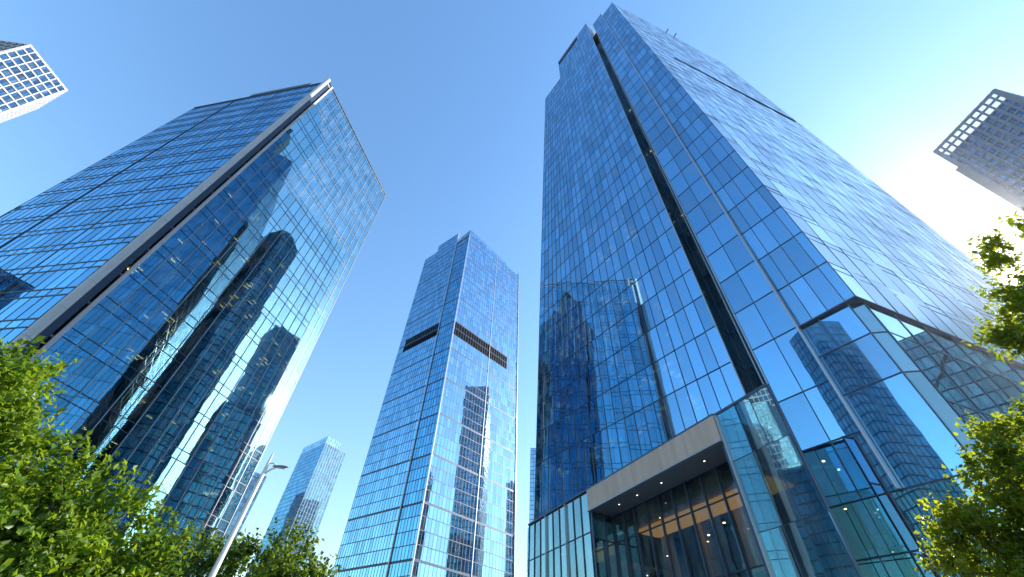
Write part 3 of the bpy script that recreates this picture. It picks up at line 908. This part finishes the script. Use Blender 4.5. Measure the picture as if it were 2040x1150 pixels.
REFLECTED = [
    ('glass_tower', 'tall dark glass tower mirrored as a column in the middle tower', 137, 143, 20, 20, 0.1, 196, 'glass_dark', 6),
    ('glass_tower', 'low dark tower mirrored near the foot of the left tower above the trees', 70, 116, 15, 15, 0.2, 98, 'glass_dark', 6),
    ('glass_tower', 'teal glass tower mirrored in the corner bay of the tallest tower', -124, -31, 15, 15, 1.15, 136, 'glass_dark', 8),
    ('glass_tower', 'dark tower mirrored along the right edge of the middle tower near its foot', 160, 180, 20, 20, 0.1, 128, 'glass_dark', 4),
    ('office_block', 'broad pale office block mirrored in the foot of the right face of the tallest tower', 172, 10, 26, 70, 0.0, 96, 'glass_lobby', 0),
    ('glass_tower', 'dark tower mirrored low in the left face of the left tower', -172, 46, 28, 28, 0.1, 82, 'glass_dark', 0),
    ('glass_tower', 'dark slab tower mirrored in the glass corner box beside the stone entrance beam', -203, 64, 22, 22, 0.15, 132, 'glass_dark', 3),
]

# ------------------------------------------------------------------ stone and white grid towers
def grid_tower(name, label, corners, H, cols, pitch, stone, z0, openrows=0, pw=0.28, sp=0.34, wsplit=1, cat='office tower', proud=0.1, pdep=0.7):
    """tower with piers and spandrels standing proud of recessed windows; corners run left to right seen from outside"""
    C4 = [np.array([*p, 0.0]) for p in corners]
    ctr = sum(C4) / len(C4)
    T = Tower(name, (ctr[0], ctr[1], 0), label, cat)
    zup = np.array([0, 0, 1.0])
    nz = int((H - z0) / pitch)
    for fi in range(len(C4)):
        org, end = C4[fi], C4[(fi + 1) % len(C4)]
        L = np.linalg.norm(end - org)
        fx = (end - org) / L
        fo = np.array([fx[1], -fx[0], 0.0])
        nc = cols[fi]
        cw = L / nc
        vis = fo.dot(EYE - org) > 0
        for i in range(nc + 1):
            c = org + fx * cw * i + zup * (H / 2) + fo * proud
            wd = cw * pw * (1.6 if i in (0, nc) else 1)
            cc = c + fx * (wd / 2 if i == 0 else (-wd / 2 if i == nc else 0))
            T.add('pier', stone, box_frame(cc, fx, fo, zup, wd, pdep, H), 10 if vis else 0)
        for j in range(nz + 1):
            z = H - j * pitch
            h = pitch * sp * (1.5 if j == 0 else 1)
            c = org + fx * L / 2 + zup * (z - h / 2 - 0.004) + fo * (proud - 0.09)
            if z > 0:
                T.add('spandrel', stone, box_frame(c, fx, fo, zup, L - .1, pdep - 0.1, h), 10 if vis else 0)
        for i in range(nc):
            for j in range(nz):
                if j < openrows:
                    continue
                z1 = H - j * pitch - pitch * sp * (1.5 if j == 0 else 1)
                zb = H - (j + 1) * pitch
                if zb < 0:
                    continue
                for q in range(wsplit):
                    w = cw * (1 - pw) / wsplit
                    c = org + fx * (cw * (i + pw / 2) + w * (q + .5)) + zup * (z1 + zb) / 2 - fo * 0.12
                    t = nrm(fo + fx * rnd.gauss(0, .012) + zup * rnd.gauss(0, .012))
                    xx = nrm(fx - t * fx.dot(t))
                    px = project(c)
                    sc = 0
                    if vis and px is not None and -10 < px[0] < 2050 and -10 < px[1] < 1160:
                        sc = 1e4 / np.linalg.norm(c - EYE)
                    T.add('window', 'window_glass', box_frame(c, xx, np.cross(t, xx), t, w - .12, z1 - zb - .02, .06), sc)
                    if rnd.random() < .3:
                        T.add('window_blind', 'blind', box_frame(c - fo * .25 + zup * (z1 - zb) * .2, fx, zup, fo, w * .9, (z1 - zb) * .55, .02), 0)
    ip = [ctr[:2] + (p[:2] - ctr[:2]) * (1 - 1.6 / np.linalg.norm(p - ctr)) for p in C4]
    for j in range(openrows, nz):
        z = H - j * pitch
        if z > z0:
            prism('floor_slab', 'slab', ip, z - 0.6, z - 0.1, T.root)
    prism('core_wall', 'core', [ctr[:2] + (p - ctr[:2]) * .7 for p in ip], 0.02, H - openrows * pitch - 1, T.root)
    return T

def build_grids():
    T = grid_tower('office_tower', 'white gridded office tower cut off at the upper left edge of the photo',
                   [(-228.7, 54.8), (-225.4, 74.0), (-247.5, 84.0), (-249.0, 53.5)], 200, [7, 7, 9, 7], 4.0, 'white_panel', 60, pw=.14, sp=.17, pdep=0.4, wsplit=2)
    T.finish()
    a, b = np.array([221.0, 79.6]), np.array([225.7, 48.0])
    x = nrm(b - a); o = np.array([x[1], -x[0]])
    T = grid_tower('office_tower', 'grey stone office tower at the right edge with open grid along its roof',
                   [tuple(a), tuple(b), tuple(b - o * 30), tuple(a - o * 30)], 220, [10, 9, 10, 9], 4.4, 'granite', 40, openrows=2, pw=.30, sp=.24, wsplit=2)
    x3, o3 = np.array([*x, 0]), np.array([*o, 0])
    for k in range(24):
        z = 205 - 7 * k
        T.add('side_panel', 'granite', box_frame(np.array([*a, 0]) - o3 * 14 - x3 * 1.4 + np.array([0, 0, z - 3.5]), x3, o3, np.array([0, 0, 1.]), 2.6, 22, 6.9), 5)
    T.finish()

# ------------------------------------------------------------------ trees
def tube(path, radii, n=8):
    v, f = [], []
    path = [np.asarray(p, float) for p in path]
    for i, p in enumerate(path):
        d = nrm(path[min(i + 1, len(path) - 1)] - path[max(i - 1, 0)])
        h = np.array([1, 0, 0]) if abs(d[0]) < .8 else np.array([0, 1, 0])
        u = nrm(np.cross(d, h)); w = np.cross(d, u)
        for k in range(n):
            t = 2 * math.pi * k / n
            v.append(p + (u * math.cos(t) + w * math.sin(t)) * radii[i])
    for i in range(len(path) - 1):
        for k in range(n):
            f.append((i * n + k, i * n + (k + 1) % n, (i + 1) * n + (k + 1) % n, (i + 1) * n + k))
    f.append(tuple(range(n - 1, -1, -1)))
    f.append(tuple(range((len(path) - 1) * n, len(path) * n)))
    return v, f

def tree(label, base, fork_z, blobs, leaf, dens, mat, seed, name='leafy_tree', trunk_r=0.11, group=None):
    """blobs: (x, y, z, r, squash) lumps of the crown; leaves sit on sprays round twigs"""
    g = np.random.default_rng(seed)
    root = empty(name, (base[0], base[1], 0), label, 'tree', group)
    V, Fc = [], []
    def add(path, radii, n=7):
        v, f = tube(path, radii, n)
        k = len(V)
        V.extend(v)
        Fc.extend([tuple(i + k for i in q) for q in f])
    fork = np.array([base[0] + .08, base[1] + .05, fork_z])
    add([(base[0], base[1], 0), (base[0] + .05, base[1], fork_z * .5), fork, fork + np.array([.03, .02, .35])],
        [trunk_r * 1.25, trunk_r, trunk_r * .85, trunk_r * .5], 10)
    C_, Dr, Out = [], [], []
    for (x, y, z, r, sq) in blobs:
        c = np.array([x, y, z])
        mid = fork * .45 + c * .55 + np.array([0, 0, -.15 * np.linalg.norm(c - fork)])
        add([fork, mid, c], [trunk_r * .55, trunk_r * .34, trunk_r * .14])
        nt = max(8, int(dens * r * r * 26))
        d = g.normal(size=(nt, 3)); d /= np.linalg.norm(d, axis=1)[:, None]
        rad = r * (0.35 + 0.65 * g.random(nt) ** 0.6) * (0.78 + 0.34 * g.random(nt))
        p = c + d * rad[:, None] * np.array([1, 1, sq])
        # gather the twigs into clumps with gaps between them
        nk = max(5, nt // 13)
        dk = g.normal(size=(nk, 3)); dk /= np.linalg.norm(dk, axis=1)[:, None]
        K = c + dk * (r * (0.45 + 0.6 * g.random(nk)))[:, None] * np.array([1, 1, sq])
        near = np.argmin(((p[:, None, :] - K[None]) ** 2).sum(2), 1)
        p = K[near] + (p - K[near]) * 0.55
        for i in range(nt):
            if i % 3 == 0:
                s0 = c + (p[i] - c) * .1
                add([s0, (s0 + p[i]) / 2 + np.array([0, 0, -.03]), p[i] + d[i] * .08], [trunk_r * .09, trunk_r * .055, trunk_r * .02], 4)
        C_.append(p); Dr.append(d)
    mesh_obj('trunk', V, Fc, 'bark', root, True)
    P0 = np.concatenate(C_); D0 = np.concatenate(Dr)
    # sprays: each twig end carries shoots with leaves in two rows
    nsh, nl = 6, 12
    n = len(P0)
    sd = D0[:, None, :] * .9 + g.normal(size=(n, nsh, 3)) * .75 + np.array([0, 0, .28])
    sd /= np.linalg.norm(sd, axis=2)[:, :, None]
    ln = leaf * (3.2 + 3.0 * g.random((n, nsh)))
    t = (np.arange(nl) + .5) / nl
    pos = P0[:, None, None, :] + sd[:, :, None, :] * (ln[:, :, None] * t[None, None, :])[..., None]
    pos[..., 2] -= (t ** 2)[None, None, :] * leaf * .5
    pos += g.normal(size=pos.shape) * leaf * .3
    sdr = np.broadcast_to(sd[:, :, None, :], pos.shape)
    pos = pos.reshape(-1, 3); sdr = sdr.reshape(-1, 3)
    m = len(pos)
    axis = sdr * .5 + g.normal(size=(m, 3)) * .75
    axis /= np.linalg.norm(axis, axis=1)[:, None]
    nn = g.normal(size=(m, 3)) * .6 + np.array([0, 0, .9])
    nn -= axis * (nn * axis).sum(1)[:, None]
    nn /= np.linalg.norm(nn, axis=1)[:, None]
    side = np.cross(nn, axis)
    L = leaf * (.65 + .7 * g.random(m))[:, None]
    w = L * .34
    b0 = pos
    tip = pos + axis * L - nn * L * .12
    md = pos + axis * L * .48
    l = md + side * w + nn * L * .10
    r = md - side * w + nn * L * .10
    vv = np.stack([b0, l, tip, r], 1).reshape(-1, 3) - np.array([base[0], base[1], 0])
    me = bpy.data.meshes.new('foliage')
    me.vertices.add(4 * m)
    me.vertices.foreach_set('co', vv.ravel())
    k = 4 * np.arange(m)
    tri = np.stack([k, k + 2, k + 1, k, k + 3, k + 2], 1).ravel().astype(np.int32)
    me.loops.add(len(tri))
    me.loops.foreach_set('vertex_index', tri)
    me.polygons.add(2 * m)
    me.polygons.foreach_set('loop_start', np.arange(0, 6 * m, 3, dtype=np.int32))
    me.update(calc_edges=True)
    me.materials.append(MAT[mat])
    o = bpy.data.objects.new('foliage', me)
    COL.objects.link(o)
    o.parent = root
    o['kind'] = 'stuff'
    return m

def polar(az, r, el):
    a = math.radians(az)
    return (r * math.sin(a), r * math.cos(a), 1.6 + r * math.tan(math.radians(el)))

def build_trees():
    n = 0
    def B(az, r, el, rad, sq=.9):
        return (*polar(az, r, el), rad, sq)
    n += tree('tallest leafy tree at the left edge, in front of the silver corner tube', polar(-56, 6.8, 0)[:2], 1.3,
              [B(-55, 6.5, 13.5, .8), B(-62, 6.3, 10.5, .9), B(-50, 6.3, 11.5, .66), B(-53.5, 6.6, 17.2, .45), B(-58, 6.4, 16.5, .5), B(-66, 6.0, 14, .65), B(-47.5, 6.4, 13.0, .45), B(-57, 5.9, 3.5, .9), B(-48, 6.2, 5.5, .8), B(-52, 6.2, 8, .75)],
              .062, 3.4, 'leaf_bright', 3)
    n += tree('bushy sunlit tree at lower left, between the tall tree and the lamp post', polar(-40, 6.2, 0)[:2], 1.2,
              [B(-43.5, 6.0, 10.6, .52), B(-40, 5.9, 9.6, .5), B(-36.5, 6.0, 8.0, .46), B(-40, 5.8, 6, .65), B(-35.2, 6.1, 5.0, .42), B(-45, 6.0, 7.5, .6), B(-37, 5.8, 2.5, .62), B(-41, 5.7, 1, .7)],
              .062, 3.4, 'leaf_bright', 5)
    n += tree('dark green tree right of the lamp post, in front of the small distant tower', polar(-23, 6.7, 0)[:2], 1.1,
              [B(-22.5, 6.3, 9.2, .47), B(-19.5, 6.2, 6.8, .46), B(-27, 6.5, 7.8, .5), B(-22.5, 6.1, 5.0, .56), B(-17.3, 6.2, 5.4, .38), B(-31.0, 6.8, 9.0, .42), B(-26, 6.4, 3, .58), B(-33.5, 6.9, 7.5, .44)],
              .05, 5.5, 'leaf_dark', 8, trunk_r=.08)
    n += tree('backlit maple tree at the right edge in front of the tall tower', polar(66, 9.6, 0)[:2], 2.6,
              [B(67.2, 8.5, 31.0, .68), B(65, 8.4, 26.2, .8), B(62.4, 8.2, 25.6, .52), B(63.8, 8.2, 20.5, .8), B(57, 7.8, 18.4, .64), B(61, 8.0, 18.5, .7), B(53.5, 7.6, 15, .66), B(59, 7.8, 14, .95), B(50.2, 7.5, 12.2, .55), B(55, 7.6, 9.5, .9), B(65, 8.5, 14, 1.0), B(48.2, 7.4, 10, .52), B(47.5, 7.3, 13, .38), B(52, 7.5, 6, .75), B(60, 8, 9, .95)],
              .062, 4.4, 'leaf_back', 11)
    print('leaves', n)

# ------------------------------------------------------------------ street lamp
def build_lamp():
    x, y, zt = polar(-29.2, 5.6, 19.8)
    R = empty('street_lamp', (x, y, 0), 'grey metal street lamp with a flat blade head standing among the left trees', 'street lamp')
    v, f = tube([(x, y, 0), (x, y, 1.2), (x, y, zt - .2), (x, y, zt)], [.046, .042, .02, .010], 20)
    mesh_obj('pole', v, f, 'pole', R, True)
    v, f = tube([(x, y, 0), (x, y, .06), (x, y, .10)], [.17, .17, .11], 20)
    mesh_obj('base_plate', v, f, 'pole', R)
    d = np.array([math.sin(math.radians(75)), math.cos(math.radians(75)), 0.0])
    up = np.array([0, 0, 1.])
    p = np.array([x, y, zt - .26])
    v, f = tube([p, p + d * .05 + up * .07, p + d * .11 + up * .115], [.012, .011, .009], 10)
    mesh_obj('arm', v, f, 'pole', R, True)
    p2 = np.array([x, y, zt - .12])
    v, f = tube([p2, p2 + d * .05 + up * .01, p2 + d * .09 + up * .0], [.009, .008, .007], 8)
    mesh_obj('brace', v, f, 'pole', R, True)
    # blade-shaped lamp head
    c = p + d * .13 + up * .125
    sdv = np.array([-d[1], d[0], 0])
    sec = [(-.07, .008, .007), (-.03, .026, .012), (.03, .032, .014), (.08, .024, .010), (.105, .008, .005)]
    v, f = [], []
    m = 10
    for (t, w, h) in sec:
        for k in range(m):
            a = 2 * math.pi * k / m
            v.append(c + d * t + sdv * w * math.cos(a) + up * (h * math.sin(a) + t * .10))
    for i in range(len(sec) - 1):
        for k in range(m):
            f.append((i * m + k, i * m + (k + 1) % m, (i + 1) * m + (k + 1) % m, (i + 1) * m + k))
    f += [tuple(range(m - 1, -1, -1)), tuple(range((len(sec) - 1) * m, len(sec) * m))]
    head = mesh_obj('lamp_head', v, f, 'lamp_head', R, True)
    lens = mesh_obj('lens', [c + d * t + sdv * w + up * h for h in (-.012, -.018) for t, w in ((-.02, -.016), (.07, -.014), (.07, .014), (-.02, .016))], [(0, 1, 2, 3), (7, 6, 5, 4), (0, 4, 5, 1), (1, 5, 6, 2), (2, 6, 7, 3), (3, 7, 4, 0)], 'frame_light', R)
    lens.parent = head
    q = np.array([x, y, zt - .30])
    v, f = tube([q, q - d * .05 + up * .012, q - d * .11 + up * .016], [.006, .005, .004], 8)
    mesh_obj('side_bracket', v, f, 'lamp_head', R, True)

# ------------------------------------------------------------------ air: thin haze added round the whole place to spread the sun's glow
def build_haze():
    v = CUBE_V * np.array([5200, 5200, 336]) + np.array([0, 0, 167.0 - 0.2])
    m, nt, out = new_mat('haze')
    pv = N(nt, 'ShaderNodeVolumePrincipled')
    pv.inputs['Color'].default_value = (0.95, 0.97, 1.0, 1)
    pv.inputs['Density'].default_value = HAZE_DENSITY
    pv.inputs['Anisotropy'].default_value = 0.92
    nt.links.new(pv.outputs[0], out.inputs['Volume'])
    MAT['haze'] = m
    o = mesh_obj('haze', v, CUBE_F, 'haze')
    o['kind'] = 'stuff'

HAZE_DENSITY = 0.00008
build_haze()
build_right()
build_left()
build_center()
build_others()
build_grids()
build_trees()
build_lamp()
